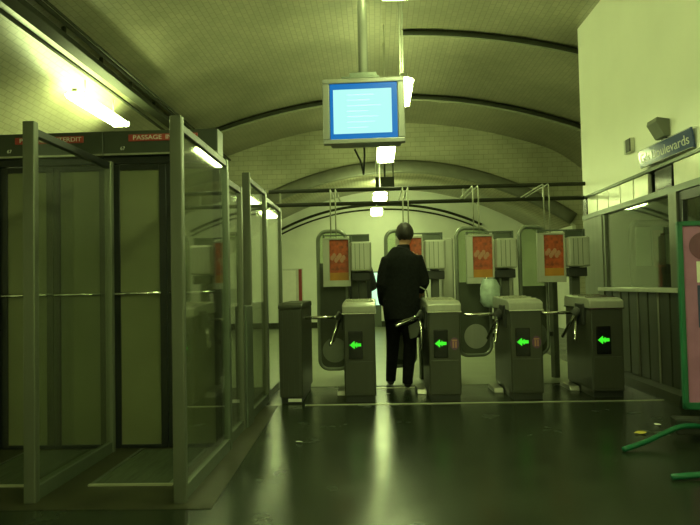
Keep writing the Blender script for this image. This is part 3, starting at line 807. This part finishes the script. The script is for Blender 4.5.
    # shoes
    for s in 'LR':
        ft = V(P['toe' + s]) - ank[s]; f = V((ft.x, ft.y, ft.z)); a = ank[s]
        so = MB(); hl = a - f.normalized() * .05 + V((0, 0, -.055 if ft.z > -.12 else -.0))
        so.tube([hl, a + f * .05 + V((0, 0, -.035)), a + f * .45 + V((0, 0, -.01)), a + f * .85 + V((0, 0, .0)), a + f * 1.02], [(.030, .038), (.044, .052), (.046, .042), (.046, .032), (.025, .018)], 14, up=(1, 0, 0))
        o = so.build('shoe', M['shoe'], t, True)
    # coat
    co = MB(); hem = pel + V(P.get('hem', (0, -.03, -.16)))
    co.tube([hem, hem.lerp(pel, .5), pel + V((0, 0, .08)), (pel + chest) / 2 + V((0, 0, .06)), chest + V((0, 0, .02)), chest + V((0, 0, .13)), chest + V((0, 0, .195)), neck + V((0, -.01, -.03)), neck + V((0, -.01, .03))],
            [(.195, .155), (.200, .155), (.195, .15), (.200, .152), (.205, .155), (.185, .14), (.115, .10), (.078, .080), (.072, .075)], 26, up=(1, 0, 0))
    for s in 'LR':
        co.tube([chest.lerp(sh[s], .55) + V((0, 0, .03)), sh[s], (sh[s] + el[s]) / 2, el[s], (el[s] + wr[s]) / 2, wr[s] - (wr[s] - el[s]).normalized() * .01], [.070, .076, .076, .070, .062, .052], 16)
    o = co.build('coat', P['coat'], t)
    for v in o.data.vertices:
        k = noise.noise(v.co * 5); v.co += V((k, noise.noise(v.co * 5 + V((3, 1, 0))), 0)) * .012
    bake(o, ('REMESH', dict(mode='VOXEL', voxel_size=.013)), ('SMOOTH', dict(factor=.5, iterations=4)))
    return t

HR = Matrix.Rotation(math.radians(-8), 3, 'Z')
P1 = dict(pelvis=(0, 0, .95), chest=(.02, .03, 1.33), neck=(.04, .06, 1.56), head=(.06, .09, 1.70), hrot=HR,
          hipL=(-.085, 0, .90), hipR=(.085, 0, .90), kneeL=(-.095, .14, .52), kneeR=(.085, .05, .49), ankleL=(-.125, .26, .11), ankleR=(.045, -.02, .12),
          toeL=(-.135, .46, .035), toeR=(.06, .17, .035),
          shL=(-.150, .02, 1.41), shR=(.185, .04, 1.42), elL=(-.205, -.03, 1.15), wrL=(-.19, .10, .93),
          elR=(.255, .05, 1.17), wrR=(.23, .27, 1.08), palmR=(-.3, 0, -1), palmL=(1, 0, 0),
          coat=M['coat'], trouser=M['trouser'], hair=M['hair'], hem=(.0, -.03, -.20))
man = person('person', 'man in black coat seen from behind walking through the gates', (.285, 7.12, 0), math.radians(1), P1)
# grey bag carried low in front of the right side
t = thing('shoulder_bag', 'grey cloth bag hanging at the right hip of the walking man', 'bag', (.455, 7.06, .68))
bgm = MB(); bgm.prism([(-.11, .02), (-.03, .06), (.14, .22), (.15, .15), (-.02, -.10), (-.09, -.12)], -.03, .04, 'y', .012); bgm.build('pouch', M['greycloth'], t)
MB().tube([(.08, .0, .16), (.12, .0, .28), (.10, .0, .40), (.03, .0, .44)], .008, 8).build('strap', M['greycloth'], t, True)

P2 = dict(pelvis=(0, 0, .92), chest=(0, .02, 1.28), neck=(0, .04, 1.50), head=(0, .07, 1.62),
          hipL=(-.085, 0, .87), hipR=(.085, 0, .87), kneeL=(-.09, .12, .49), kneeR=(.08, .0, .48), ankleL=(-.09, .10, .10), ankleR=(.08, -.20, .12),
          toeL=(-.10, .30, .035), toeR=(.09, -.02, .035),
          shL=(-.155, .02, 1.36), shR=(.155, .02, 1.36), elL=(-.23, -.04, 1.12), wrL=(-.22, .06, .90),
          elR=(.23, .06, 1.13), wrR=(.18, .26, 1.10), palmR=(-.3, 0, -1), palmL=(1, 0, 0),
          coat=M['darkcloth'], trouser=M['trouser'], hair=M['hair'], hem=(0, -.02, -.22))
person('person', 'dark clothed person beyond the gates half hidden behind the leftmost poster cabinet', (-.25, 8.35, 0), math.radians(10), P2)
